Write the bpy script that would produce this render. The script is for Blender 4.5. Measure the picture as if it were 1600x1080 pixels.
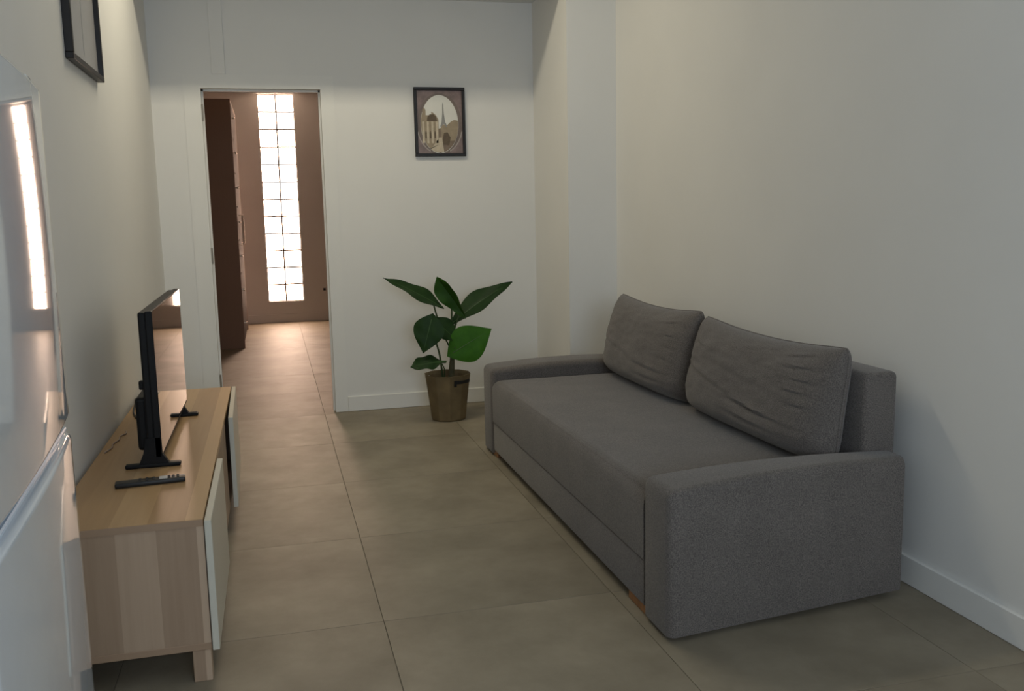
import bpy, bmesh, math, random
from mathutils import Vector, Matrix, noise
random.seed(7)
for o in list(bpy.data.objects): bpy.data.objects.remove(o)
SC = bpy.context.scene
COL = SC.collection

# ------------------------------------------------------------------ camera
F_PX = 1455.4
YAW, PITCH, ROLL = math.radians(14.357), math.radians(8.32), math.radians(-1.2326)
fw = Vector((math.sin(YAW)*math.cos(PITCH), math.cos(YAW)*math.cos(PITCH), -math.sin(PITCH)))
rt = Vector((math.cos(YAW), -math.sin(YAW), 0)); up = rt.cross(fw)
rt2 = rt*math.cos(ROLL) + up*math.sin(ROLL); up2 = -rt*math.sin(ROLL) + up*math.cos(ROLL)
cam = bpy.data.objects.new('camera', bpy.data.cameras.new('camera')); COL.objects.link(cam)
cam.data.sensor_width = 36; cam.data.lens = F_PX/1600*36; cam.data.clip_start = .02
cam.matrix_world = Matrix(((rt2.x, up2.x, -fw.x, 0), (rt2.y, up2.y, -fw.y, 0), (rt2.z, up2.z, -fw.z, 1.3), (0, 0, 0, 1)))
SC.camera = cam

# ------------------------------------------------------------------ world, lights, exposure
world = bpy.data.worlds.new('World'); SC.world = world; world.use_nodes = True
world.node_tree.nodes['Background'].inputs[0].default_value = (.62, .78, 1, 1)
world.node_tree.nodes['Background'].inputs[1].default_value = 1.0

def area(name, loc, direction, sx, sy, power, col):
    l = bpy.data.lights.new(name, 'AREA'); l.shape = 'RECTANGLE'; l.size = sx; l.size_y = sy
    l.energy = power; l.color = col
    o = bpy.data.objects.new(name, l); COL.objects.link(o); o.location = loc
    o.rotation_euler = Vector(direction).to_track_quat('-Z', 'Y').to_euler()
    return o
# daylight entering through the window behind the camera
area('window_daylight', (.55, -1.57, 1.60), (0, 1, 0), 1.5, 1.3, 46, (.75, .87, 1))
# linear tube on the ceiling in front of the beam
area('ceiling_tube_light', (.25, 4.78, 3.17), (0, 0, -1), 1.3, .14, 21, (1, .90, .68))

SC.view_settings.view_transform = 'Standard'; SC.view_settings.look = 'None'
SC.view_settings.gamma = 1; SC.view_settings.use_curve_mapping = False
SC.view_settings.exposure = 0.06

# ------------------------------------------------------------------ materials
def lin(c):
    return tuple(((v/255)/12.92 if v/255 <= .04045 else ((v/255+.055)/1.055)**2.4) for v in c)
def new_mat(name):
    m = bpy.data.materials.new(name); m.use_nodes = True
    nt = m.node_tree; return m, nt, nt.nodes['Principled BSDF']
def ramp(nt, c0, c1, p0=0., p1=1.):
    r = nt.nodes.new('ShaderNodeValToRGB')
    r.color_ramp.elements[0].color = (*c0, 1); r.color_ramp.elements[1].color = (*c1, 1)
    r.color_ramp.elements[0].position = p0; r.color_ramp.elements[1].position = p1
    return r
def coords(nt, scale=(1, 1, 1), kind='Object'):
    t = nt.nodes.new('ShaderNodeTexCoord'); mp = nt.nodes.new('ShaderNodeMapping')
    mp.inputs['Scale'].default_value = scale
    nt.links.new(t.outputs[kind], mp.inputs[0]); return mp.outputs[0]
def noise_tex(nt, vec, scale, detail=4, rough=.55):
    n = nt.nodes.new('ShaderNodeTexNoise'); n.inputs['Scale'].default_value = scale
    n.inputs['Detail'].default_value = detail; n.inputs['Roughness'].default_value = rough
    nt.links.new(vec, n.inputs['Vector']); return n.outputs['Fac']
def bump(nt, b, h, strength, dist):
    bp = nt.nodes.new('ShaderNodeBump'); bp.inputs['Strength'].default_value = strength
    bp.inputs['Distance'].default_value = dist
    nt.links.new(h, bp.inputs['Height']); nt.links.new(bp.outputs[0], b.inputs['Normal'])
def soft(name, c, var=.06, scale=6, rough=.6, bscale=120, bstr=.15, bdist=.001, spec=.4, metal=0):
    """plain paint, plastic or fabric with a little mottling and fine relief"""
    m, nt, b = new_mat(name)
    v = coords(nt); f = noise_tex(nt, v, scale)
    r = ramp(nt, tuple(x*(1-var) for x in c), tuple(min(1, x*(1+var)) for x in c), .3, .7)
    nt.links.new(f, r.inputs[0]); nt.links.new(r.outputs[0], b.inputs['Base Color'])
    b.inputs['Roughness'].default_value = rough; b.inputs['Specular IOR Level'].default_value = spec
    b.inputs['Metallic'].default_value = metal
    if bstr: bump(nt, b, noise_tex(nt, v, bscale, 2), bstr, bdist)
    return m
def fabric(name, c):
    m, nt, b = new_mat(name)
    v = coords(nt)
    f1 = noise_tex(nt, v, 5, 5); f2 = noise_tex(nt, v, 260, 2, .7)
    mx = nt.nodes.new('ShaderNodeMath'); mx.operation = 'MULTIPLY_ADD'; mx.inputs[1].default_value = .82
    nt.links.new(f2, mx.inputs[0])
    m2 = nt.nodes.new('ShaderNodeMath'); m2.operation = 'MULTIPLY'; m2.inputs[1].default_value = .18
    nt.links.new(f1, m2.inputs[0]); nt.links.new(m2.outputs[0], mx.inputs[2])
    r = ramp(nt, tuple(x*.62 for x in c), tuple(x*1.38 for x in c), .36, .64)
    nt.links.new(mx.outputs[0], r.inputs[0]); nt.links.new(r.outputs[0], b.inputs['Base Color'])
    b.inputs['Roughness'].default_value = .95; b.inputs['Specular IOR Level'].default_value = .15
    b.inputs['Sheen Weight'].default_value = .25; b.inputs['Sheen Roughness'].default_value = .5
    bump(nt, b, f2, .5, .0015)
    return m
def tile_mat():
    m, nt, b = new_mat('porcelain_tile')
    t = nt.nodes.new('ShaderNodeTexCoord'); oi = nt.nodes.new('ShaderNodeObjectInfo')
    mul = nt.nodes.new('ShaderNodeMath'); mul.operation = 'MULTIPLY'; mul.inputs[1].default_value = 40
    nt.links.new(oi.outputs['Random'], mul.inputs[0])
    add = nt.nodes.new('ShaderNodeVectorMath'); add.operation = 'ADD'
    nt.links.new(t.outputs['Object'], add.inputs[0]); nt.links.new(mul.outputs[0], add.inputs[1])
    f = noise_tex(nt, add.outputs[0], 3.2, 8, .62)
    r = ramp(nt, (.190, .160, .113), (.300, .258, .189), .30, .70)
    nt.links.new(f, r.inputs[0])
    hv = nt.nodes.new('ShaderNodeHueSaturation')
    mr = nt.nodes.new('ShaderNodeMapRange'); mr.inputs['To Min'].default_value = .95; mr.inputs['To Max'].default_value = 1.05
    nt.links.new(oi.outputs['Random'], mr.inputs[0]); nt.links.new(mr.outputs[0], hv.inputs['Value'])
    nt.links.new(r.outputs[0], hv.inputs['Color']); nt.links.new(hv.outputs[0], b.inputs['Base Color'])
    f2 = noise_tex(nt, add.outputs[0], 14, 5)
    rr = nt.nodes.new('ShaderNodeMapRange'); rr.inputs['To Min'].default_value = .46; rr.inputs['To Max'].default_value = .64
    nt.links.new(f2, rr.inputs[0]); nt.links.new(rr.outputs[0], b.inputs['Roughness'])
    b.inputs['Specular IOR Level'].default_value = .5
    bump(nt, b, f2, .08, .002)
    return m
def wood(name, strip_axis, grain_axis, c0, c1, strip=.105, rough=.45, off=0.):
    """strip-laminate oak: tone steps across strip_axis, fine grain along grain_axis"""
    m, nt, b = new_mat(name)
    t = nt.nodes.new('ShaderNodeTexCoord'); sep = nt.nodes.new('ShaderNodeSeparateXYZ')
    nt.links.new(t.outputs['Object'], sep.inputs[0])
    a = nt.nodes.new('ShaderNodeMath'); a.operation = 'MULTIPLY_ADD'; a.inputs[1].default_value = 1/strip; a.inputs[2].default_value = off
    nt.links.new(sep.outputs[strip_axis], a.inputs[0])
    fl = nt.nodes.new('ShaderNodeMath'); fl.operation = 'FLOOR'; nt.links.new(a.outputs[0], fl.inputs[0])
    wn = nt.nodes.new('ShaderNodeTexWhiteNoise'); wn.noise_dimensions = '1D'; nt.links.new(fl.outputs[0], wn.inputs['W'])
    sc = [55, 55, 55]; sc['XYZ'.index(grain_axis)] = 2.2
    mp = nt.nodes.new('ShaderNodeMapping'); mp.inputs['Scale'].default_value = sc
    nt.links.new(t.outputs['Object'], mp.inputs[0])
    g = noise_tex(nt, mp.outputs[0], 1.0, 5, .6)
    mx = nt.nodes.new('ShaderNodeMath'); mx.operation = 'MULTIPLY_ADD'; mx.inputs[1].default_value = .62
    nt.links.new(wn.outputs['Value'], mx.inputs[0])
    m2 = nt.nodes.new('ShaderNodeMath'); m2.operation = 'MULTIPLY'; m2.inputs[1].default_value = .38
    nt.links.new(g, m2.inputs[0]); nt.links.new(m2.outputs[0], mx.inputs[2])
    r = ramp(nt, c0, c1, .1, .85)
    nt.links.new(mx.outputs[0], r.inputs[0]); nt.links.new(r.outputs[0], b.inputs['Base Color'])
    b.inputs['Roughness'].default_value = rough; b.inputs['Specular IOR Level'].default_value = .4
    bump(nt, b, g, .08, .0006)
    return m
def glass_brick_mat():
    # frosted glass block with daylight behind it: a lit window
    m, nt, b = new_mat('lit_glass_block')
    v = coords(nt); f = noise_tex(nt, v, 9, 2)
    r = ramp(nt, (1, .67, .49), (1, .71, .54)); nt.links.new(f, r.inputs[0])
    nt.links.new(r.outputs[0], b.inputs['Emission Color'])
    b.inputs['Emission Strength'].default_value = 18.0
    b.inputs['Base Color'].default_value = (.8, .85, .85, 1); b.inputs['Roughness'].default_value = .12
    return m
def gloss(name, c, rough, spec=.5, coat=0, ior=1.5, metal=0):
    m, nt, b = new_mat(name)
    v = coords(nt); f = noise_tex(nt, v, 25, 3)
    r = ramp(nt, tuple(x*.97 for x in c), tuple(min(1, x*1.03) for x in c)); nt.links.new(f, r.inputs[0])
    nt.links.new(r.outputs[0], b.inputs['Base Color'])
    b.inputs['Roughness'].default_value = rough; b.inputs['Specular IOR Level'].default_value = spec
    b.inputs['IOR'].default_value = ior; b.inputs['Metallic'].default_value = metal
    b.inputs['Coat Weight'].default_value = coat; b.inputs['Coat Roughness'].default_value = rough*.6
    return m
def leaf_mat(name, c0, c1, trans):
    m, nt, b = new_mat(name)
    v = coords(nt); f = noise_tex(nt, v, 18, 3)
    r = ramp(nt, c0, c1, .3, .7); nt.links.new(f, r.inputs[0])
    nt.links.new(r.outputs[0], b.inputs['Base Color'])
    b.inputs['Roughness'].default_value = .5; b.inputs['Specular IOR Level'].default_value = .2
    if trans:
        tr = nt.nodes.new('ShaderNodeBsdfTranslucent'); mix = nt.nodes.new('ShaderNodeMixShader')
        nt.links.new(r.outputs[0], tr.inputs[0]); mix.inputs[0].default_value = trans
        nt.links.new(b.outputs[0], mix.inputs[1]); nt.links.new(tr.outputs[0], mix.inputs[2])
        nt.links.new(mix.outputs[0], nt.nodes['Material Output'].inputs[0])
    return m

M = {}
M['wall'] = soft('white_wall_paint', (.78, .77, .74), .015, 2, .75, 160, .10, .0008, .25)
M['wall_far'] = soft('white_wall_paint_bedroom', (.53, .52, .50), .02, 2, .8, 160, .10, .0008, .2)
M['trim'] = soft('white_trim_lacquer', (.79, .78, .745), .015, 3, .6, 80, .04, .0005, .25)
M['ceiling'] = soft('ceiling_paint', (.78, .78, .76), .01, 2, .85, 150, .08, .0008, .2)
M['grout'] = soft('floor_grout', (.15, .13, .10), .15, 30, .9)
M['tile'] = tile_mat()
M['fabric'] = fabric('grey_woven_upholstery', (.132, .116, .105))
M['underside'] = soft('black_underlining', (.012, .012, .012), .1, 20, .9)
M['foot'] = soft('orange_beech', (.33, .155, .065), .2, 30, .5)
M['oak_top'] = wood('oak_laminate_top', 'X', 'Y', (.31, .185, .085), (.50, .325, .165), .098, .38, .35)
M['oak_side'] = wood('oak_laminate_side', 'X', 'Z', (.30, .200, .128), (.53, .390, .275), .105, .5, .2)
M['oak_edge'] = wood('oak_laminate_edge', 'Z', 'X', (.33, .22, .14), (.37, .25, .165), .5, .5)
M['oak_front'] = wood('oak_laminate_front', 'Y', 'Z', (.30, .20, .13), (.40, .28, .19), .11, .45)
M['white_gloss'] = gloss('white_foil_front', (.60, .57, .48), .3, .5)
M['tv_black'] = gloss('black_tv_plastic', (.006, .006, .0065), .5, .2)
M['tv_screen'] = gloss('tv_screen_glass', (.012, .011, .012), .035, .7, .6, 1.6)
M['remote'] = gloss('remote_black', (.014, .014, .014), .45, .4)
M['button'] = gloss('remote_button_rubber', (.03, .03, .03), .6, .3)
M['label_white'] = gloss('remote_white_key', (.5, .5, .5), .5, .3)
M['cable_black'] = gloss('black_cable', (.02, .02, .02), .5, .3)
M['cable_grey'] = gloss('grey_cable', (.30, .22, .17), .5, .3)
M['fridge'] = gloss('fridge_white_enamel', (.66, .70, .74), .045, .5, .4)
M['gasket'] = gloss('fridge_gasket', (.30, .34, .40), .5, .3)
M['grip_highlight'] = gloss('fridge_grip_highlight', (.62, .72, .84), .22, .5)  # bluish highlight of the door's top edge, painted as the strip's colour
M['frame'] = gloss('black_frame_lacquer', (.012, .010, .010), .42, .4)
M['steel'] = gloss('brushed_steel', (.45, .43, .40), .35, .5, 0, 1.5, .9)
M['glass_block'] = glass_brick_mat()
M['mortar'] = soft('block_mortar', (.16, .14, .13), .1, 30, .9)
M['dark_wood'] = wood('dark_wardrobe_wood', 'Y', 'Z', (.25, .155, .105), (.31, .195, .132), .8, .75)
M['shaded_front'] = wood('shaded_wardrobe_front', 'Y', 'Z', (.055, .034, .024), (.075, .046, .032), .8, .8)  # same wood as the wardrobe sides, with shade put into its colour
M['shaded_front'].node_tree.nodes['Principled BSDF'].inputs['Specular IOR Level'].default_value = .05
M['knob'] = gloss('nickel_knob', (.75, .70, .64), .22, .5, 0, 1.5, .8)
M['pot'] = soft('kraft_planter', (.16, .115, .055), .22, 9, .62, 60, .25, .002)
M['pot_in'] = soft('planter_liner', (.50, .48, .42), .08, 12, .6)
M['strap'] = soft('black_strap', (.010, .010, .010), .1, 30, .6)
M['soil'] = soft('potting_soil', (.028, .020, .013), .5, 60, .95, 90, 1, .01)
M['trunk'] = soft('plant_trunk', (.085, .075, .035), .3, 30, .7)
M['petiole'] = soft('plant_petiole', (.045, .075, .025), .2, 30, .5)
M['leaf_dark'] = leaf_mat('leaf_dark_green', (.010, .034, .007), (.018, .052, .010), .06)
M['leaf_mid'] = leaf_mat('leaf_mid_green', (.024, .080, .008), (.036, .105, .010), .12)
M['leaf_bright'] = leaf_mat('leaf_bright_green', (.034, .135, .004), (.050, .175, .006), .2)
M['vein'] = soft('leaf_midrib', (.05, .11, .03), .1, 30, .5)
def printed(name, rgb, rough=.35, var=.12, sc=40): return soft(name, lin(rgb), var, sc, rough, 100, 0)

# ------------------------------------------------------------------ mesh helpers
def box(bm, x0, x1, y0, y1, z0, z1):
    vs = [bm.verts.new(p) for p in ((x0,y0,z0),(x1,y0,z0),(x1,y1,z0),(x0,y1,z0),(x0,y0,z1),(x1,y0,z1),(x1,y1,z1),(x0,y1,z1))]
    for f in ((0,3,2,1),(4,5,6,7),(0,1,5,4),(1,2,6,5),(2,3,7,6),(3,0,4,7)): bm.faces.new([vs[i] for i in f])
    return vs
def rbox(x0, x1, y0, y1, z0, z1, r=.004, seg=2):
    bm = bmesh.new(); box(bm, x0, x1, y0, y1, z0, z1)
    if r: bmesh.ops.bevel(bm, geom=list(bm.edges), offset=r, segments=seg, profile=.5, affect='EDGES')
    return bm
def obj(name, bm, mat, parent=None, smooth=False, base=(0, 0, 0)):
    if any(base): bmesh.ops.translate(bm, verts=list(bm.verts), vec=-Vector(base))
    bmesh.ops.recalc_face_normals(bm, faces=list(bm.faces))
    if smooth:
        for f in bm.faces: f.smooth = True
        for e in bm.edges:
            if len(e.link_faces) == 2 and e.calc_face_angle(0) > math.radians(42): e.smooth = False
    me = bpy.data.meshes.new(name); bm.to_mesh(me); bm.free()
    if mat: me.materials.append(M[mat] if isinstance(mat, str) else mat)
    o = bpy.data.objects.new(name, me); COL.objects.link(o)
    if parent: o.parent = parent
    return o
def tag(o, label=None, cat=None, group=None, kind=None):
    if label: o['label'] = label
    if cat: o['category'] = cat
    if group: o['group'] = group
    if kind: o['kind'] = kind
    return o
def thing(name, label, cat, loc=(0, 0, 0), rz=0, group=None):
    o = bpy.data.objects.new(name, None); COL.objects.link(o); o.empty_display_size = .1
    o.location = loc; o.rotation_euler = (0, 0, rz); return tag(o, label, cat, group)
def struct(name, bm, mat, parent=None, smooth=False):
    o = obj(name, bm, mat, parent, smooth)
    if not parent: o['kind'] = 'structure'
    return o
def tube(bm, pts, radii, n=8):
    rings = []
    pts = [Vector(p) for p in pts]
    for i, p in enumerate(pts):
        d = (pts[min(i+1, len(pts)-1)] - pts[max(i-1, 0)]).normalized()
        a = d.orthogonal().normalized() if i == 0 else (rings_a - d*rings_a.dot(d)).normalized()
        rings_a = a; b = d.cross(a)
        r = radii[i] if isinstance(radii, (list, tuple)) else radii
        rings.append([bm.verts.new(p + a*r*math.cos(2*math.pi*k/n) + b*r*math.sin(2*math.pi*k/n)) for k in range(n)])
    for i in range(len(rings)-1):
        for k in range(n):
            bm.faces.new((rings[i][k], rings[i][(k+1) % n], rings[i+1][(k+1) % n], rings[i+1][k]))
    bm.faces.new(rings[0]); bm.faces.new(rings[-1])
def spline(pts, n=6):
    pts = [Vector(p) for p in pts]; out = []
    for i in range(len(pts)-1):
        p0 = pts[max(i-1, 0)]; p1 = pts[i]; p2 = pts[i+1]; p3 = pts[min(i+2, len(pts)-1)]
        for k in range(n):
            t = k/n
            out.append(.5*((2*p1) + (p2-p0)*t + (2*p0-5*p1+4*p2-p3)*t*t + (3*p1-p0-3*p2+p3)*t**3))
    return out + [pts[-1]]
def lathe(bm, prof, n=24, c=(0, 0)):
    rings = [[bm.verts.new((c[0]+r*math.cos(2*math.pi*k/n), c[1]+r*math.sin(2*math.pi*k/n), z)) for k in range(n)] for r, z in prof]
    for i in range(len(rings)-1):
        for k in range(n): bm.faces.new((rings[i][k], rings[i][(k+1) % n], rings[i+1][(k+1) % n], rings[i+1][k]))
    bm.faces.new(rings[0]); bm.faces.new(rings[-1])
def join_boxes(*bs):
    bm = bmesh.new()
    for b in bs: box(bm, *b)
    return bm

# ------------------------------------------------------------------ setting
XL, XR, YB, ZC, ZB = -.645, 2.06, 6.13, 3.2, 2.635       # left wall, right wall, back wall, ceiling, beam underside
YF = -1.6; XN = -1.02; YN = 2.38                         # front wall, kitchen niche side, niche end
WT = .12; YH = YB + WT                                   # wall thickness, start of the room beyond
FX0, FX1, FY, FZ = -.93, 1.75, 11.6, 2.72                # room beyond
DX0, DX1, DZ = -.357, .360, 2.07                         # doorway

floor = struct('floor', rbox(XN-.15, XR+.15, YF-.15, FY+.15, -.12, -.003, 0), 'grout')
TX, TY, GX, GY = .775, .808, .285, 2.85
tile_me = None
for i in range(-2, 3):
    for j in range(-6, 11):
        x0 = GX + i*TX; y0 = GY + j*TY
        if x0 + TX < XN or x0 > XR or y0 > FY: continue
        if tile_me is None:
            bm = rbox(.0010, TX-.0010, .0010, TY-.0010, -.010, 0, 0)
            bmesh.ops.bevel(bm, geom=[e for e in bm.edges if all(v.co.z > -.001 for v in e.verts)], offset=.0006, segments=1, affect='EDGES')
            t = obj('floor_tile', bm, 'tile', floor); tile_me = t.data
        else:
            t = bpy.data.objects.new('floor_tile', tile_me); COL.objects.link(t); t.parent = floor
        t.location = (x0, y0, 0)

struct('wall_left', join_boxes((XL-.5, XL, YN, YB, 0, ZC)), 'wall')
struct('wall_niche', join_boxes((XN-.12, XN, YF, YN, 0, ZC)), 'wall')
struct('wall_right', join_boxes((XR, XR+.12, YF, YB, 0, ZC)), 'wall')
struct('wall_back', join_boxes((XL-.5, DX0-.02, YB, YH, 0, ZC), (DX1+.02, XR+.12, YB, YH, 0, ZC), (DX0-.02, DX1+.02, YB, YH, DZ+.02, ZC)), 'wall')
wx0, wx1, wz0, wz = -.2, 1.3, .95, 2.25
struct('wall_front', join_boxes((XN-.12, wx0, YF-.12, YF, 0, ZC), (wx1, XR+.12, YF-.12, YF, 0, ZC), (wx0, wx1, YF-.12, YF, wz, ZC), (wx0, wx1, YF-.12, YF, 0, wz0)), 'wall')
struct('pillar', rbox(1.752, XR, 5.40, YB, 0, ZB, 0), 'wall')
struct('ceiling_beam', rbox(XL, XR, 5.42, YB, ZB, ZC, 0), 'ceiling')
struct('ceiling', rbox(XN-.12, XR+.12, YF-.12, YB, ZC, ZC+.1, 0), 'ceiling')
# room beyond the doorway
BX0, BX1, BZ0, BZ1 = -.052, .366, .254, 2.702            # glass-block window
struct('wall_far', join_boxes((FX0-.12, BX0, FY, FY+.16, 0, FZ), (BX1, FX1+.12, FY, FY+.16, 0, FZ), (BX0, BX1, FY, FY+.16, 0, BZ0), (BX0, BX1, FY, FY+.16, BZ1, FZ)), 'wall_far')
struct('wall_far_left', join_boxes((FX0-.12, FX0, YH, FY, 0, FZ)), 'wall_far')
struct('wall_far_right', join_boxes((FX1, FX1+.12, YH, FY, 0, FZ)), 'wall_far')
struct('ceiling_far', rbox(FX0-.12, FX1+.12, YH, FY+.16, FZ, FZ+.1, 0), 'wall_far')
# glass-block window
NR = 12; bw = (BX1-BX0)/2; bh = (BZ1-BZ0)/NR; bme = None
win = tag(struct('window_1', join_boxes(*([(BX0+k*bw-(.009 if k else 0), BX0+k*bw+(.009 if k < 2 else 0), FY+.028, FY+.10, BZ0, BZ1) for k in range(3)] + [(BX0+.009+c*bw, BX0-.009+(c+1)*bw, FY+.028, FY+.10, BZ0+k*bh-(.008 if k else 0), BZ0+k*bh+(.008 if k < NR else 0)) for c in range(2) for k in range(NR+1)])), 'mortar'), 'tall narrow window of bright glass blocks in the far wall')
for r in range(NR):
    for c in range(2):
        if bme is None:
            bm = rbox(.009, bw-.009, 0, .06, .008, bh-.008, 0)
            bmesh.ops.bevel(bm, geom=[e for e in bm.edges if all(v.co.y < .001 for v in e.verts)], offset=.006, segments=2, affect='EDGES')
            g = obj('glass_block', bm, 'glass_block', win); bme = g.data
        else:
            g = bpy.data.objects.new('glass_block', bme); COL.objects.link(g); g.parent = win
        g.location = (BX0+c*bw, FY+.035, BZ0+r*bh)
# doorway lining, casing and hinges
dr = struct('door_1', join_boxes((DX0-.02, DX0, YB-.006, YH+.006, 0, DZ), (DX1, DX1+.02, YB-.006, YH+.006, 0, DZ), (DX0-.02, DX1+.02, YB-.006, YH+.006, DZ, DZ+.02)), 'trim')
dr['label'] = 'open doorway with white jambs leading to the far room'
obj('casing', join_boxes((DX0-.10, DX0-.02, YB-.004, YB, 0, DZ+.085), (DX1+.02, DX1+.082, YB-.004, YB, 0, DZ+.085), (DX0-.02, DX1+.02, YB-.004, YB, DZ+.02, DZ+.085)), 'trim', dr)
obj('door_stop', join_boxes((DX0, DX0+.012, YB+.045, YB+.07, 0, DZ), (DX1-.012, DX1, YB+.045, YB+.07, 0, DZ), (DX0, DX1, YB+.045, YB+.07, DZ-.012, DZ)), 'trim', dr)
for z in (1.926, 1.052, .246):
    bm = bmesh.new(); box(bm, DX0-.001, DX0+.003, YB+.004, YB+.035, z-.05, z+.05)
    tube(bm, [(DX0+.004, YB-.006, z-.05), (DX0+.004, YB-.006, z+.05)], .006, 8)
    obj('hinge', bm, 'steel', dr)
# pipe trunking above the door
struct('trim_1', rbox(-.285, -.205, YB-.008, YB, DZ+.085, ZB, .002, 2), 'wall')
# baseboards
struct('baseboard_back', rbox(DX1+.082, 1.752, YB-.015, YB, 0, .099, .003, 1), 'trim')
struct('baseboard_right', rbox(XR-.015, XR, YF, 5.40, 0, .099, .003, 1), 'trim')
struct('baseboard_left', rbox(XL, XL+.015, YN, YB, 0, .099, .003, 1), 'trim')
struct('baseboard_pillar', join_boxes((1.737, 1.752, 5.385, YB-.015, 0, .099), (1.752, XR-.015, 5.385, 5.40, 0, .099)), 'trim')
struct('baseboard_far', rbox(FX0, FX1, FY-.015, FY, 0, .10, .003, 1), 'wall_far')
# casement window behind the camera (source of the daylight)
w2 = struct('window_2', join_boxes((wx0, wx0+.06, YF-.08, YF-.02, wz0, wz), (wx1-.06, wx1, YF-.08, YF-.02, wz0, wz), (wx0+.06, wx1-.06, YF-.08, YF-.02, wz-.06, wz),
        (wx0+.06, wx1-.06, YF-.08, YF-.02, wz0, wz0+.06), (.52, .58, YF-.08, YF-.02, wz0+.06, wz-.06)), 'trim')
w2['label'] = 'white framed window behind the viewer'

# ------------------------------------------------------------------ sofa
SB = (1.53, 3.68, 0)
sofa = thing('sofa', 'grey woven fabric sofa with two loose back cushions against the right wall', 'sofa', SB)
def spart(name, bm, mat='fabric', smooth=True, parent=sofa): return obj(name, bm, mat, parent, smooth, SB)
def subdivide_bow(bm, cuts=10):
    bmesh.ops.subdivide_edges(bm, edges=[e for e in bm.edges if e.calc_length() > .25], cuts=cuts, use_grid_fill=True)
# storage base and black underside
spart('base', rbox(1.093, 1.86, 2.638, 4.700, .034, .186, .006, 3))
spart('underside_lining', rbox(1.130, 1.85, 2.665, 4.68, .022, .040, 0), 'underside', False)
# seat mattress
bm = rbox(1.090, 1.845, 2.637, 4.701, .187, .417, 0)
bmesh.ops.bevel(bm, geom=[e for e in bm.edges if all(v.co.z > .4 for v in e.verts)], offset=.055, segments=8, profile=.5, affect='EDGES')
bmesh.ops.bevel(bm, geom=[e for e in bm.edges if all(v.co.z < .19 for v in e.verts)], offset=.006, segments=2, profile=.5, affect='EDGES')
spart('seat', bm)
# backrest
spart('backrest', rbox(1.866, 1.992, 2.622, 4.715, .034, .742, .020, 4))
# arms
def arm(y0, y1, skew):
    z1 = .480
    bm = rbox(1.086, 1.948, y0, y1, .014, z1, 0)
    bmesh.ops.bevel(bm, geom=[e for e in bm.edges if max(v.co.z for v in e.verts) > .1 and not (all(v.co.x > 1.9 for v in e.verts))], offset=.030, segments=6, profile=.5, affect='EDGES')
    bmesh.ops.bevel(bm, geom=[e for e in bm.edges if all(v.co.z < .05 for v in e.verts) and len(e.link_faces) == 2], offset=.006, segments=2, profile=.5, affect='EDGES')
    bmesh.ops.subdivide_edges(bm, edges=[e for e in bm.edges if abs(e.verts[0].co.x-e.verts[1].co.x) > .4], cuts=8)
    for v in bm.verts:
        t = (v.co.x-1.086)/.862
        if v.co.y < (y0+y1)/2: v.co.y += skew*t
        if v.co.z > .3: v.co.z += .012*math.sin(math.pi*t) - .010*(1-t)**3
        if v.co.z < .05: v.co.z += .014*t
    return bm
spart('armrest', arm(2.432, 2.636, .085))
spart('armrest', arm(4.702, 4.905, 0))
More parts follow.
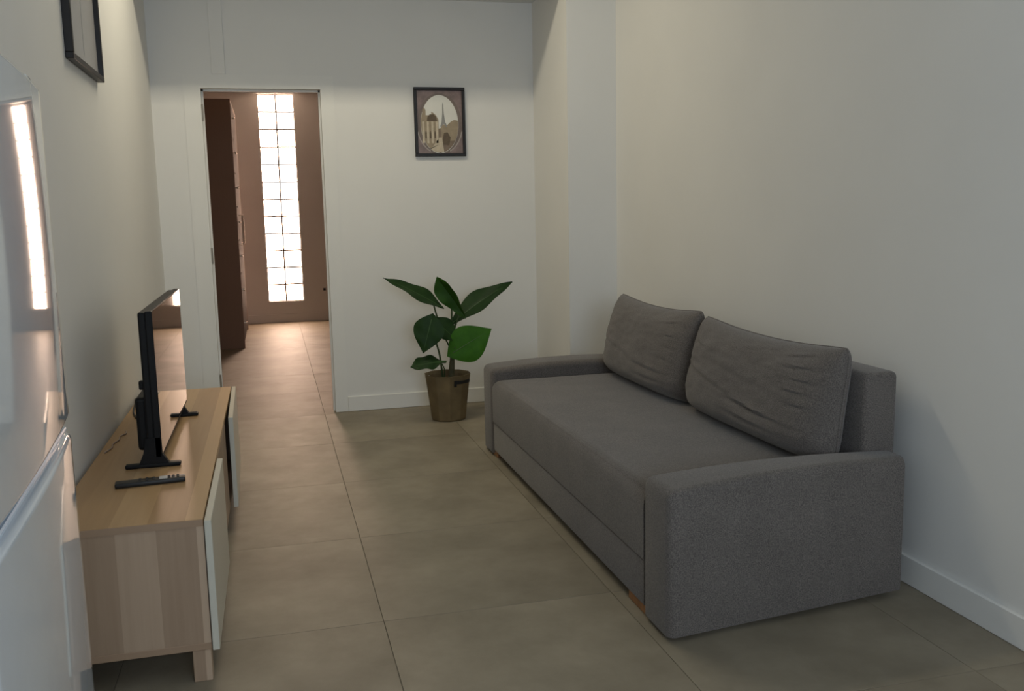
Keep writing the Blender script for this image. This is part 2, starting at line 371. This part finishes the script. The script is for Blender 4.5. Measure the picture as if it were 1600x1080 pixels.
# wooden feet
for x, y0, y1 in ((1.100, 2.630, 2.790), (1.100, 4.66, 4.82), (1.80, 2.645, 2.815), (1.80, 4.66, 4.83)):
    spart('foot', rbox(x, x+.10, y0, y1, 0, .036, .003, 1), 'foot', False)
def cushion(name, label, yc, hw, xb, zb, hh, lean, creases, seed, ear=.034, thick=.118):
    c = Vector((xb, yc, zb))
    root_base = (xb, yc, zb)
    upv = Vector((math.sin(lean), 0, math.cos(lean))); nv = Vector((-math.cos(lean), 0, math.sin(lean))); sv = Vector((0, 1, 0))
    bm = bmesh.new(); NU, NV = 84, 72
    def pt(u, v, side):
        a = (1-abs(u)**4.2)**.5 if abs(u) < 1 else 0; b = (1-abs(v)**3.4)**.5 if abs(v) < 1 else 0
        th = (thick*(1-.30*v) if side > 0 else .064)*a*b + .005
        # seam outline: corners pulled out, sides and top edge hollow between the corners
        cr = 1-.055*abs(u*v)**6
        uu = u*cr*(hw - .012*(1-v*v)); vv = hh*(1+v*cr) - (ear*(1-abs(u)**2.2) if v > 0 else 0)*max(0, v)**1.5
        if side > 0:
            for (cu, cv, lu, wv, d, sl) in creases:
                du = (u-cu)/lu; dv = (v-cv-sl*(u-cu))/wv
                th += -.6*d*math.exp(-du*du-dv*dv) + .35*d*math.exp(-du*du-(dv-1.9)**2)
            th += .010*noise.noise(Vector((u*2.3, v*2.1, seed)))*a*b + .0035*noise.noise(Vector((u*7, v*9, seed+4)))*a*b
        return c + sv*uu + upv*vv + nv*th*side
    grid = {}
    for side in (1, -1):
        for i in range(NU+1):
            for j in range(NV+1):
                u = math.sin((i/NU*2-1)*math.pi/2); v = math.sin((j/NV*2-1)*math.pi/2)
                grid[side, i, j] = bm.verts.new(pt(u, v, side))
        for i in range(NU):
            for j in range(NV):
                q = [grid[side, i, j], grid[side, i+1, j], grid[side, i+1, j+1], grid[side, i, j+1]]
                bm.faces.new(q if side < 0 else q[::-1])
    rim = [(i, 0) for i in range(NU)] + [(NU, j) for j in range(NV)] + [(i, NV) for i in range(NU, 0, -1)] + [(0, j) for j in range(NV, 0, -1)]
    for k in range(len(rim)):
        a, b2 = rim[k], rim[(k+1) % len(rim)]
        bm.faces.new((grid[1, a[0], a[1]], grid[-1, a[0], a[1]], grid[-1, b2[0], b2[1]], grid[1, b2[0], b2[1]]))
    pipe = [(grid[1, i, j].co + grid[-1, i, j].co)/2 for i, j in rim]
    o = obj(name, bm, 'fabric', None, True, root_base); o.location = root_base
    tag(o, label, 'cushion', 'back cushions on the grey sofa')
    bm = bmesh.new(); tube(bm, pipe + [pipe[0], pipe[1]], .004, 6)
    obj('seam', bm, 'fabric', o, True, root_base)
    return o
cushion('back_cushion', 'large grey back cushion at the near end of the sofa, creased low down', 3.180, .536, 1.776, .421, .206, .13,
        [(.35, -.22, .65, .045, .012, .34), (-.28, -.44, .42, .036, .020, .13), (-.25, -.66, .34, .035, .012, .10), (-.1, .05, .55, .05, .007, .22), (-.74, -.12, .12, .026, .010, .15),
         (-.72, .08, .13, .026, .009, .1), (-.76, .30, .12, .028, .010, -.05), (-.70, .52, .16, .03, .010, -.15), (-.66, .74, .16, .03, .009, -.25), (.72, .45, .14, .03, .007, .2), (.8, .1, .12, .03, .007, .1)], 3.1)
cushion('back_cushion', 'grey back cushion at the far end of the sofa, nearest the pillar', 4.222, .500, 1.772, .421, .214, .13,
        [(.35, -.25, .55, .05, .010, .25), (-.45, -.45, .36, .04, .012, .08), (-.5, -.66, .26, .036, .010, .05), (-.74, .10, .12, .028, .009, .1), (-.74, .34, .12, .028, .008, 0), (-.7, -.16, .14, .028, .009, .1), (-.68, .64, .14, .03, .008, -.2)], 8.4)

# ------------------------------------------------------------------ TV bench
CB = (-.43, 3.63, 0)
bench = thing('tv_bench', 'long low oak TV bench with white doors against the left wall', 'tv bench', CB)
def cpart(name, bm, mat, parent=bench, smooth=False): return obj(name, bm, mat, parent, smooth, CB)
CX0, CX1, CY0, CY1, CZ0, CZ1 = -.628, -.222, 2.605, 4.665, .095, .475
cpart('top_panel', rbox(CX0, CX1, CY0, CY1, CZ1-.020, CZ1, .0015, 1), 'oak_top')
cpart('edge_band', rbox(CX0, CX1, CY0-.0015, CY0, CZ1-.020, CZ1-.0008, 0), 'oak_edge')
cpart('side_panel', rbox(CX0, CX1, CY0+.002, CY0+.020, CZ0+.020, CZ1-.020, 0), 'oak_side')
cpart('side_panel', rbox(CX0, CX1, CY1-.020, CY1-.002, CZ0+.020, CZ1-.020, 0), 'oak_side')
cpart('bottom_panel', rbox(CX0, CX1, CY0, CY1, CZ0, CZ0+.020, .0015, 1), 'oak_edge')
cpart('back_panel', rbox(CX0, CX0+.008, CY0+.02, CY1-.02, CZ0+.02, CZ1-.02, 0), 'oak_side')
for y in (3.285, 3.925): cpart('divider', rbox(CX0+.008, CX1-.02, y-.009, y+.009, CZ0+.02, CZ1-.02, 0), 'oak_side')
d = cpart('door', rbox(CX1+.003, CX1+.022, CY0-.004, 3.283, CZ0-.002, CZ1-.004, .0015, 1), 'white_gloss'); d['label'] = 'white door at the near end of the bench'
cpart('door', rbox(CX1-.018, CX1, 3.294, 3.916, CZ0+.022, CZ1-.022, .001, 1), 'oak_front')['label'] = 'recessed wooden front between the white doors'
bm = rbox(CX1+.003, CX1+.022, 3.930, CY1-.003, CZ0-.002, CZ1+.001, .0015, 1)
bmesh.ops.rotate(bm, cent=(CX1+.003, CY1-.003, 0), matrix=Matrix.Rotation(math.radians(.9), 3, 'Z'), verts=list(bm.verts))
cpart('door', bm, 'white_gloss')['label'] = 'white door at the far end standing slightly ajar'
for x in (CX0+.01, CX1-.053):
    for y in (CY0+.006, 3.60, CY1-.056): cpart('leg', rbox(x, x+.05, y, y+.05, 0, CZ0, .002, 1), 'oak_side')

# ------------------------------------------------------------------ television
TB = (-.41, 3.70, CZ1)
tv = thing('television', 'flat black television facing the sofa on the oak bench', 'television', TB)
def tpart(name, bm, mat, parent=tv, smooth=False): return obj(name, bm, mat, parent, smooth, TB)
TX1, TY0, TY1, TZ0, TZ1 = -.386, 3.215, 4.185, .507, .997
tpart('bezel', rbox(TX1-.022, TX1, TY0, TY1, TZ0, TZ1, .003, 2), 'tv_black')
tpart('screen', rbox(TX1-.004, TX1+.0006, TY0+.004, TY1-.004, TZ0+.012, TZ1-.004, 0), 'tv_screen')
bm = rbox(TX1-.045, TX1-.020, TY0+.004, TY1-.004, TZ0+.01, TZ1-.004, .006, 2); tpart('rear_shell', bm, 'tv_black')
bm = rbox(TX1-.078, TX1-.040, TY0+.03, TY1-.03, TZ0+.02, TZ0+.20, .012, 3); tpart('rear_housing', bm, 'tv_black')
for y in (3.225, 4.03):
    bm = rbox(-.505, -.330, y-.014, y+.016, CZ1, CZ1+.014, .005, 2)
    ft = tpart('foot', bm, 'tv_black')
    bm = bmesh.new()
    pr = [(-.462, CZ1+.010), (-.365, CZ1+.010), (-.388, CZ1+.05), (-.388, CZ1+.10), (-.435, CZ1+.10), (-.445, CZ1+.05)]
    a = [bm.verts.new((x, y-.010, z)) for x, z in pr]; b = [bm.verts.new((x, y+.010, z)) for x, z in pr]
    bm.faces.new(a); bm.faces.new(b[::-1])
    for k in range(6): bm.faces.new((a[k], a[(k+1) % 6], b[(k+1) % 6], b[k]))
    tpart('foot_neck', bm, 'tv_black', ft)
bm = rbox(TX1-.060, TX1-.044, TY0+.02, TY0+.045, .735, .765, .005, 2); tpart('control_stick', bm, 'tv_black')
bm = bmesh.new(); tube(bm, spline([(-.455, 3.75, .56), (-.50, 3.85, .52), (-.56, 4.00, .484), (-.60, 4.15, .481), (-.615, 4.32, .486), (-.618, 4.36, .50)]), .004, 6)
tpart('power_cable', bm, 'cable_black', tv, True)

# remote control
RB = (-.403, 3.016, CZ1)
rem = thing('remote_control', 'slim black remote control lying in front of the television', 'remote control', RB, math.radians(6))
obj('body', rbox(-.103, .103, -.021, .021, 0, .016, .005, 3), 'remote', rem, True)
for i, x in enumerate((-.03, -.01, .01, .055, .068, .081)):
    for y in (-.011, 0, .011): obj('button', rbox(x-.004, x+.004, y-.0035, y+.0035, .0155, .0185, .001, 1), 'button', rem)
obj('button', rbox(.026, .050, -.015, .015, .0155, .0175, .001, 1), 'label_white', rem)['label'] = 'pale oblong key'
# loose cable on the bench
bm = bmesh.new(); tube(bm, spline([(-.608, 3.47, .4778), (-.595, 3.54, .4778), (-.600, 3.60, .4778), (-.588, 3.66, .4778), (-.592, 3.72, .4778), (-.578, 3.76, .4778), (-.582, 3.80, .4778)]), .0028, 6)
cb = obj('loose_cable', bm, 'cable_grey', None, True, (-.59, 3.6, .475)); cb.location = (-.59, 3.6, .475)
tag(cb, 'thin greyish cable lying along the wall side of the bench top', 'cable')

# ------------------------------------------------------------------ fridge
fr = thing('refrigerator', 'white two-door refrigerator at the left edge, reflecting the far window', 'refrigerator', (-.353, 1.70, 0), math.radians(4.0))
FW, FD, FH, FG = .72, .56, 1.512, .955
obj('body', rbox(-FD, -.060, -FW, 0, .03, FH-.012, .010, 3), 'fridge', fr, True)
def fdoor(z0, z1):
    bm = bmesh.new(); N = 36; prof = []
    for i in range(N+1):
        s = i/N; y = -FW*s
        bulge = .0085*(1-((y+FW/2)/(FW/2))**2)
        edge = min(s, 1-s)*FW
        if edge < .016: bulge -= .016 - math.sqrt(max(0, .016**2-(.016-edge)**2))
        prof.append((bulge+.006, y))
    ring = prof + [(-.055, -FW), (-.055, 0)]
    n = len(ring); R = .010; layers = []
    for h in (0, .0015, .004, .007, R): layers.append((z0+h, R-math.sqrt(max(0, R*R-(R-h)**2))))
    for h in (R, .007, .004, .0015, 0): layers.append((z1-h, R-math.sqrt(max(0, R*R-(R-h)**2))))
    rings = [[bm.verts.new((x-(d if x > -.05 else 0), y, z)) for x, y in ring] for z, d in layers]
    bm.faces.new(rings[0]); bm.faces.new(rings[-1][::-1])
    for a, b in zip(rings, rings[1:]):
        for k in range(n): bm.faces.new((a[k], a[(k+1) % n], b[(k+1) % n], b[k]))
    return bm
d1 = obj('freezer_door', fdoor(FG+.012, FH), 'fridge', fr, True)
d2 = obj('fridge_door', fdoor(.07, FG-.012), 'fridge', fr, True)
obj('grip_highlight_strip', rbox(-.045, .000, -FW+.01, -.012, FG-.012, FG-.004, .002, 1), 'grip_highlight', d2)
obj('gasket', rbox(-.058, -.030, -FW+.01, -.01, FG-.011, FG+.012, 0), 'gasket', fr)
obj('plinth', rbox(-.10, -.03, -FW+.02, -.02, 0, .068, 0), 'gasket', fr)
obj('hinge_cover', rbox(-.075, -.005, -.055, -.008, FH, FH+.016, .006, 2), 'fridge', fr, True)
for y in (-.08, -FW+.08): obj('foot', rbox(-.48, -.44, y-.02, y+.02, 0, .032, 0), 'gasket', fr)

# ------------------------------------------------------------------ pictures
def frame_bm(w, h, b, d):
    """frame standing in local XZ, front towards -Y"""
    return [rbox(0, w, -d, 0, 0, b, .002, 1), rbox(0, w, -d, 0, h-b, h, .002, 1), rbox(0, b, -d, 0, b, h-b, .002, 1), rbox(w-b, w, -d, 0, b, h-b, .002, 1)]
def merged(bms):
    out = bmesh.new()
    for b in bms:
        me = bpy.data.meshes.new('t'); b.to_mesh(me); b.free(); out.from_mesh(me); bpy.data.meshes.remove(me)
    return out
def sheet(name, pts, y, mat, parent, th=.0006):
    bm = bmesh.new()
    a = [bm.verts.new((x, y, z)) for x, z in pts]; b = [bm.verts.new((x, y+th, z)) for x, z in pts]
    bm.faces.new(a); bm.faces.new(b[::-1]); n = len(pts)
    for k in range(n): bm.faces.new((a[k], a[(k+1) % n], b[(k+1) % n], b[k]))
    return obj(name, bm, mat, parent)
pw, ph = .334, .438
pic = thing('framed_picture', 'black framed sepia oval city view hanging on the back wall above the plant', 'picture', (.947, YB, 1.652))
obj('frame', merged(frame_bm(pw, ph, .019, .024)), 'frame', pic)
obj('backing', rbox(.01, pw-.01, -.010, -.001, .01, ph-.01, 0), 'frame', pic)
pr_ = sheet('print', [(.017, .017), (pw-.017, .017), (pw-.017, ph-.017), (.017, ph-.017)], -.0115, printed('print_mauve_border', (132, 114, 110), .3, .25, 25), pic)
cx, cz, ea, eb = .165, .205, .124, .185
def ell(a, b, n=48, t0=0, t1=2*math.pi): return [(cx+a*math.cos(t0+(t1-t0)*k/n), cz+b*math.sin(t0+(t1-t0)*k/n)) for k in range(n+(0 if abs(t1-t0-2*math.pi) < 1e-6 else 1))]
def clip(poly):
    out = []
    for x, z in poly:
        u, v = (x-cx)/ea, (z-cz)/eb; r = math.hypot(u, v)
        if r > .99: u, v = u/r*.99, v/r*.99
        out.append((cx+u*ea, cz+v*eb))
    return out
def dense(poly, n=6):
    out = []
    for i in range(len(poly)):
        a, b = poly[i], poly[(i+1) % len(poly)]
        for k in range(n): out.append((a[0]+(b[0]-a[0])*k/n, a[1]+(b[1]-a[1])*k/n))
    return out
LY = -.0122
sheet('printed_ring', ell(ea+.022, eb+.012), LY, printed('print_brown_ring', (118, 104, 96), .3, .15), pr_)
arc = lambda t0, t1: ell(ea+.030, eb+.008, 14, t0, t1) + ell(ea+.022, eb+.002, 14, t1, t0)
for t0, t1 in ((math.pi*1.08, math.pi*1.36), (math.pi*1.64, math.pi*1.92)):
    sheet('printed_scroll', [(min(max(x, .018), pw-.018), max(z, .018)) for x, z in arc(t0, t1)], LY-.0022, printed('print_pale_scroll', (172, 160, 152)), pr_)
sheet('printed_sky', ell(ea, eb), LY-.0008, printed('print_sky', (222, 220, 212), .3, .05, 6), pr_)
P2 = printed('print_stone_light', (196, 182, 158)); P3 = printed('print_stone_mid', (154, 138, 114)); P4 = printed('print_dark', (96, 80, 58)); P5 = printed('print_ground', (124, 106, 88)); P6 = printed('print_tower', (142, 140, 136))
sheet('printed_ground', clip(dense([(.03, .02), (.30, .02), (.30, .16), (.17, .18), (.03, .16)])), LY-.0012, P5, pr_)
sheet('printed_facade', clip(dense([(.04, .04), (.158, .05), (.158, .235), (.142, .262), (.128, .275), (.112, .285), (.112, .262), (.075, .262), (.075, .29), (.05, .29), (.04, .24)])), LY-.0015, P3, pr_)
sheet('printed_statue', [(.052, .270), (.075, .270), (.074, .298), (.064, .310), (.054, .300)], LY-.0017, P3, pr_)
sheet('printed_dome', [(.082, .225), (.148, .225), (.145, .250), (.128, .268), (.102, .268), (.085, .250)], LY-.0019, P4, pr_)
for x in (.058, .088, .118, .148): sheet('printed_column', [(x-.008, .085), (x+.006, .085), (x+.006, .222), (x-.008, .222)], LY-.0019, P2, pr_)
for x in (.074, .104, .134): sheet('printed_arch', [(x-.006, .115), (x+.005, .115), (x+.005, .150), (x, .165), (x-.006, .150)], LY-.0021, P4, pr_)
sheet('printed_tower', [(.168, .19), (.178, .22), (.184, .27), (.186, .325), (.189, .345), (.192, .325), (.195, .27), (.202, .22), (.216, .19), (.205, .19), (.196, .205), (.186, .205), (.178, .19)], LY-.0017, P6, pr_)
sheet('printed_roofs', clip(dense([(.17, .10), (.30, .10), (.30, .225), (.262, .232), (.240, .222), (.215, .20), (.185, .205), (.17, .18)])), LY-.0016, P3, pr_)
sheet('printed_trees', [(.185, .075), (.225, .07), (.235, .12), (.215, .155), (.192, .150), (.182, .11)], LY-.0019, P4, pr_)
sheet('printed_street', clip(dense([(.09, .03), (.19, .03), (.178, .12), (.160, .12)])), LY-.0019, P2, pr_)

# portrait on the left wall (cut by the top of the picture)
qw, qh = .63, .88
pic2 = thing('framed_picture', 'black framed pale print on the left wall above the television', 'picture', (XL, 3.592, 1.848), math.radians(90))
obj('frame', merged(frame_bm(qw, qh, .022, .028)), 'frame', pic2)
obj('backing', rbox(.01, qw-.01, -.008, -.001, .01, qh-.01, 0), 'frame', pic2)
p2 = sheet('print', [(.02, .02), (qw-.02, .02), (qw-.02, qh-.02), (.02, qh-.02)], -.010, printed('print_pale_paper', (176, 174, 174), .25, .03, 4), pic2)
G1 = printed('print_grey_motif', (120, 124, 124))
sheet('printed_motif', [(.305, .33), (.335, .33), (.385, .45), (.395, .62), (.36, .72), (.28, .72), (.245, .62), (.255, .45)], -.0108, G1, p2)
sheet('printed_line', [(.314, .06), (.320, .06), (.324, .34), (.316, .34)], -.0108, printed('print_light_line', (158, 158, 156)), p2)

# ------------------------------------------------------------------ potted plant
PB = (1.032, 5.685, 0)
pot = thing('plant_pot', 'brown faceted planter with black strap handles standing on the floor by the back wall', 'planter', PB)
bm = bmesh.new(); n = 10; prof = [(.100, 0), (.110, .006), (.120, .09), (.134, .20), (.146, .285), (.149, .291), (.143, .291), (.135, .27), (.13, .235)]
lathe(bm, prof, n)
bmesh.ops.rotate(bm, cent=(0, 0, 0), matrix=Matrix.Rotation(math.radians(13), 3, 'Z'), verts=list(bm.verts))
body = obj('body', bm, 'pot', pot)
bv = body.modifiers.new('bevel', 'BEVEL'); bv.width = .006; bv.segments = 2; bv.limit_method = 'ANGLE'; bv.angle_limit = math.radians(20)
bm = bmesh.new(); lathe(bm, [(.0, .232), (.126, .232), (.126, .242), (0.03, .250), (0.0, .252)][1:4], 20); obj('soil', bm, 'soil', pot, True)
bm = bmesh.new()   # pale liner edge standing up inside the rim at the left
for k in range(9):
    t = math.radians(150 + k*9)
    for r in (.118, .124): bm.verts.new((r*math.cos(t), r*math.sin(t), .236)); bm.verts.new((r*math.cos(t), r*math.sin(t), .274))
bm.verts.ensure_lookup_table(); V = bm.verts
for k in range(8):
    a = 4*k; b = a+4
    bm.faces.new((V[a], V[b], V[b+1], V[a+1])); bm.faces.new((V[a+2], V[a+3], V[b+3], V[b+2])); bm.faces.new((V[a+1], V[b+1], V[b+3], V[a+3]))
bm.faces.new((V[0], V[1], V[3], V[2])); bm.faces.new((V[32], V[34], V[35], V[33]))
obj('liner', bm, 'pot_in', pot)
for ang in (-58, 122):   # strap handles
    bm = bmesh.new(); pts = []
    for k in range(9):
        t = math.radians(ang-24+k*6); r = .1455+.006*math.sin(math.pi*k/8)
        pts.append((r*math.cos(t), r*math.sin(t)))
    ra = []
    for x, y in pts:
        l = math.hypot(x, y); ux, uy = x/l, y/l
        ra.append([bm.verts.new((x+ux*dx, y+uy*dx, z)) for dx, z in ((-.004, .243), (.004, .243), (.006, .262), (-.002, .262))])
    for k in range(8):
        for j in range(4): bm.faces.new((ra[k][j], ra[k][(j+1) % 4], ra[k+1][(j+1) % 4], ra[k+1][j]))
    bm.faces.new(ra[0]); bm.faces.new(ra[-1])
    t = math.radians(ang-24); ux, uy = math.cos(t), math.sin(t); vx, vy = -uy, ux
    vs = []
    for (r, s, z) in ((.134, -.004, .225), (.146, -.004, .225), (.146, .010, .225), (.134, .010, .225), (.140, -.004, .262), (.152, -.004, .262), (.152, .010, .262), (.140, .010, .262)):
        vs.append(bm.verts.new((ux*r+vx*s, uy*r+vy*s, z)))
    for f in ((0,3,2,1),(4,5,6,7),(0,1,5,4),(1,2,6,5),(2,3,7,6),(3,0,4,7)): bm.faces.new([vs[i] for i in f])
    obj('strap_handle', bm, 'strap', pot)

plant = thing('potted_plant', 'broad-leaved green plant growing in the brown planter beside the sofa', 'plant', (PB[0], PB[1], .25))
PLB = (PB[0], PB[1], .25)
def ppart(name, bm, mat, parent=plant, smooth=True): return obj(name, bm, mat, parent, smooth, PLB)
bm = bmesh.new(); tube(bm, spline([(1.055, 5.69, .240), (1.062, 5.69, .32), (1.068, 5.69, .39), (1.071, 5.69, .47), (1.071, 5.69, .53)]), [.022-.013*k/24 for k in range(25)], 10); ppart('trunk', bm, 'trunk')
def stem(pts, r): 
    bm = bmesh.new(); sp = spline(pts, 6); tube(bm, sp, [r*(1.15-.4*k/len(sp)) for k in range(len(sp))], 8); return ppart('petiole', bm, 'petiole')
def leaf(base, tip, w, nh, mat, fold=.25, droop=.0, wave=.0, heart=.0, peak=.36, curl=0., seed=0, tw=0.):
    B, T = Vector(base), Vector(tip); L = (T-B).length; a = (T-B)/L
    s = a.cross(Vector(nh)).normalized(); nrm = s.cross(a).normalized()
    bm = bmesh.new(); NT, NJ = 22, 8; rows = []
    for i in range(NT+1):
        t = i/NT
        wt = (math.sin(math.pi*min(1, (t/peak))*.5) if t < peak else math.cos(math.pi*.5*((t-peak)/(1-peak)))*(1-.18*((t-peak)/(1-peak))**2))
        wt = max(wt, 0)*w/2
        ang = tw*t; s2 = s*math.cos(ang)+nrm*math.sin(ang); n2 = nrm*math.cos(ang)-s*math.sin(ang)
        row = []
        for j in range(NJ+1):
            q = j/NJ*2-1
            back = -heart*L*abs(q)**1.3*max(0, 1-t/peak)
            p = B + a*(L*t+back) + s2*(wt*q) + n2*(fold*abs(q)*wt - curl*wt*q*q + droop*L*math.sin(math.pi*t*.9) + wave*math.sin(t*14+q*2+seed)*abs(q))
            row.append(p)
        rows.append(row)
    th = .0009
    top = [[bm.verts.new(p + nrm*th) for p in r] for r in rows]; bot = [[bm.verts.new(p - nrm*th) for p in r] for r in rows]
    for i in range(NT):
        for j in range(NJ):
            bm.faces.new((top[i][j], top[i][j+1], top[i+1][j+1], top[i+1][j])); bm.faces.new((bot[i][j], bot[i+1][j], bot[i+1][j+1], bot[i][j+1]))
        for j in (0, NJ): bm.faces.new((top[i][j], top[i+1][j], bot[i+1][j], bot[i][j]))
    for j in range(NJ):
        for i in (0, NT): bm.faces.new((top[i][j], top[i][j+1], bot[i][j+1], bot[i][j]))
    o = ppart('leaf', bm, mat)
    mid = [rows[i][NJ//2] for i in range(NT+1)]
    bm = bmesh.new(); tube(bm, mid, [.0032*(1-.8*i/NT) for i in range(NT+1)], 6)
    ppart('midrib', bm, 'vein', o)
stem([(1.071, 5.69, .485), (1.024, 5.685, .556), (.982, 5.68, .638), (.955, 5.675, .742)], .006)
stem([(1.070, 5.69, .50), (1.068, 5.675, .60), (1.068, 5.66, .70), (1.073, 5.65, .780)], .006)
stem([(1.073, 5.69, .495), (1.090, 5.70, .575), (1.118, 5.715, .650)], .006)
stem([(1.073, 5.69, .495), (1.082, 5.67, .56), (1.105, 5.65, .64), (1.135, 5.645, .69)], .005)
stem([(1.000, 5.66, .245), (.992, 5.655, .33), (.980, 5.65, .42), (.958, 5.63, .50), (.938, 5.61, .60)], .006)
stem([(1.068, 5.69, .40), (1.045, 5.685, .47), (1.00, 5.68, .56)], .005)
stem([(1.070, 5.69, .46), (1.068, 5.65, .46), (1.075, 5.62, .455)], .006)
stem([(1.004, 5.66, .245), (1.004, 5.62, .32), (.985, 5.59, .366)], .004)
leaf((1.020, 5.66, .702), (.655, 5.70, .900), .122, (-.25, -.62, 1), 'leaf_dark', .18, .035, .006, .0, .36, .0, 1)
leaf((1.150, 5.64, .635), (.975, 5.63, .900), .125, (-.75, -.75, .25), 'leaf_mid', .65, -.02, .006, .0, .74, .0, 2)
leaf((1.060, 5.70, .590), (1.482, 5.74, .836), .155, (-.15, -.80, 1), 'leaf_dark', .28, .06, .007, .0, .45, .0, 3)
leaf((.930, 5.60, .645), (.868, 5.585, .440), .192, (-.25, -1, .25), 'leaf_dark', .12, .03, .004, .18, .30, .15, 4)
leaf((.948, 5.66, .640), (1.088, 5.64, .498), .145, (.2, -1, .45), 'leaf_dark', .2, .04, .004, .06, .45, .1, 5)
leaf((1.058, 5.625, .425), (1.305, 5.60, .568), .235, (.15, -1, .30), 'leaf_bright', .10, .02, .003, .14, .36, .12, 6)
leaf((1.012, 5.59, .380), (.785, 5.57, .360), .135, (-.1, -.60, 1), 'leaf_dark', .15, .04, .010, .0, .60, .0, 7)

# ------------------------------------------------------------------ room beyond: wardrobe and switch
WB = (-.60, 10.3, 0)
wd = thing('wardrobe', 'tall dark brown wardrobe seen through the doorway beside the glass-block window', 'wardrobe', WB)
def wpart(name, bm, mat, parent=wd): return obj(name, bm, mat, parent, False, WB)
WX0, WX1, WY0, WY1, WH = -.90, -.292, 9.46, 11.02, 2.395
wpart('side_panel', rbox(WX0, WX1, WY0, WY0+.02, .0, WH, 0), 'dark_wood')
wpart('side_panel', rbox(WX0, WX1, WY1-.02, WY1, .0, WH, 0), 'dark_wood')
wpart('top_panel', rbox(WX0, WX1, WY0+.02, WY1-.02, WH-.02, WH, 0), 'dark_wood')
wpart('back_panel', rbox(WX0, WX0+.01, WY0+.02, WY1-.02, .06, WH-.02, 0), 'dark_wood')
wpart('plinth', rbox(WX0+.03, WX1-.03, WY0+.02, WY1-.02, 0, .06, 0), 'dark_wood')
nd = 7; hd = (WH-.08)/nd
for k in range(nd):
    z0 = .06+k*hd
    dd = wpart('drawer', rbox(WX1-.02, WX1-.001, WY0+.024, WY0+.50, z0+.004, z0+hd-.004, .002, 1), 'shaded_front')
    bm = bmesh.new()
    for yy in (WY0+.10,):
        tube(bm, [(WX1-.002, yy, z0+hd*.55), (WX1+.016, yy, z0+hd*.55), (WX1+.018, yy, z0+hd*.55), (WX1+.030, yy, z0+hd*.55)], [.006, .006, .014, .012], 10)
    wpart('knob', bm, 'knob', dd)
for y0, y1 in ((WY0+.51, WY0+1.02), (WY0+1.03, WY1-.024)):
    dd = wpart('door', rbox(WX1-.02, WX1-.001, y0, y1, .064, WH-.024, .002, 1), 'shaded_front')
    bm = bmesh.new(); tube(bm, [(WX1-.002, y0+.05, 1.0), (WX1+.03, y0+.05, 1.0), (WX1+.03, y0+.05, 1.3), (WX1-.002, y0+.05, 1.3)], .006, 8)
    wpart('handle', bm, 'knob', dd)
sw = thing('wall_socket', 'tiny dark wall socket low on the far wall right of the glass blocks', 'socket', (.615, FY, .381))
obj('plate', rbox(-.022, .022, -.008, 0, -.022, .022, .002, 1), 'steel', sw)
obj('insert', rbox(-.014, .014, -.0095, -.007, -.014, .014, .001, 1), 'tv_black', sw)
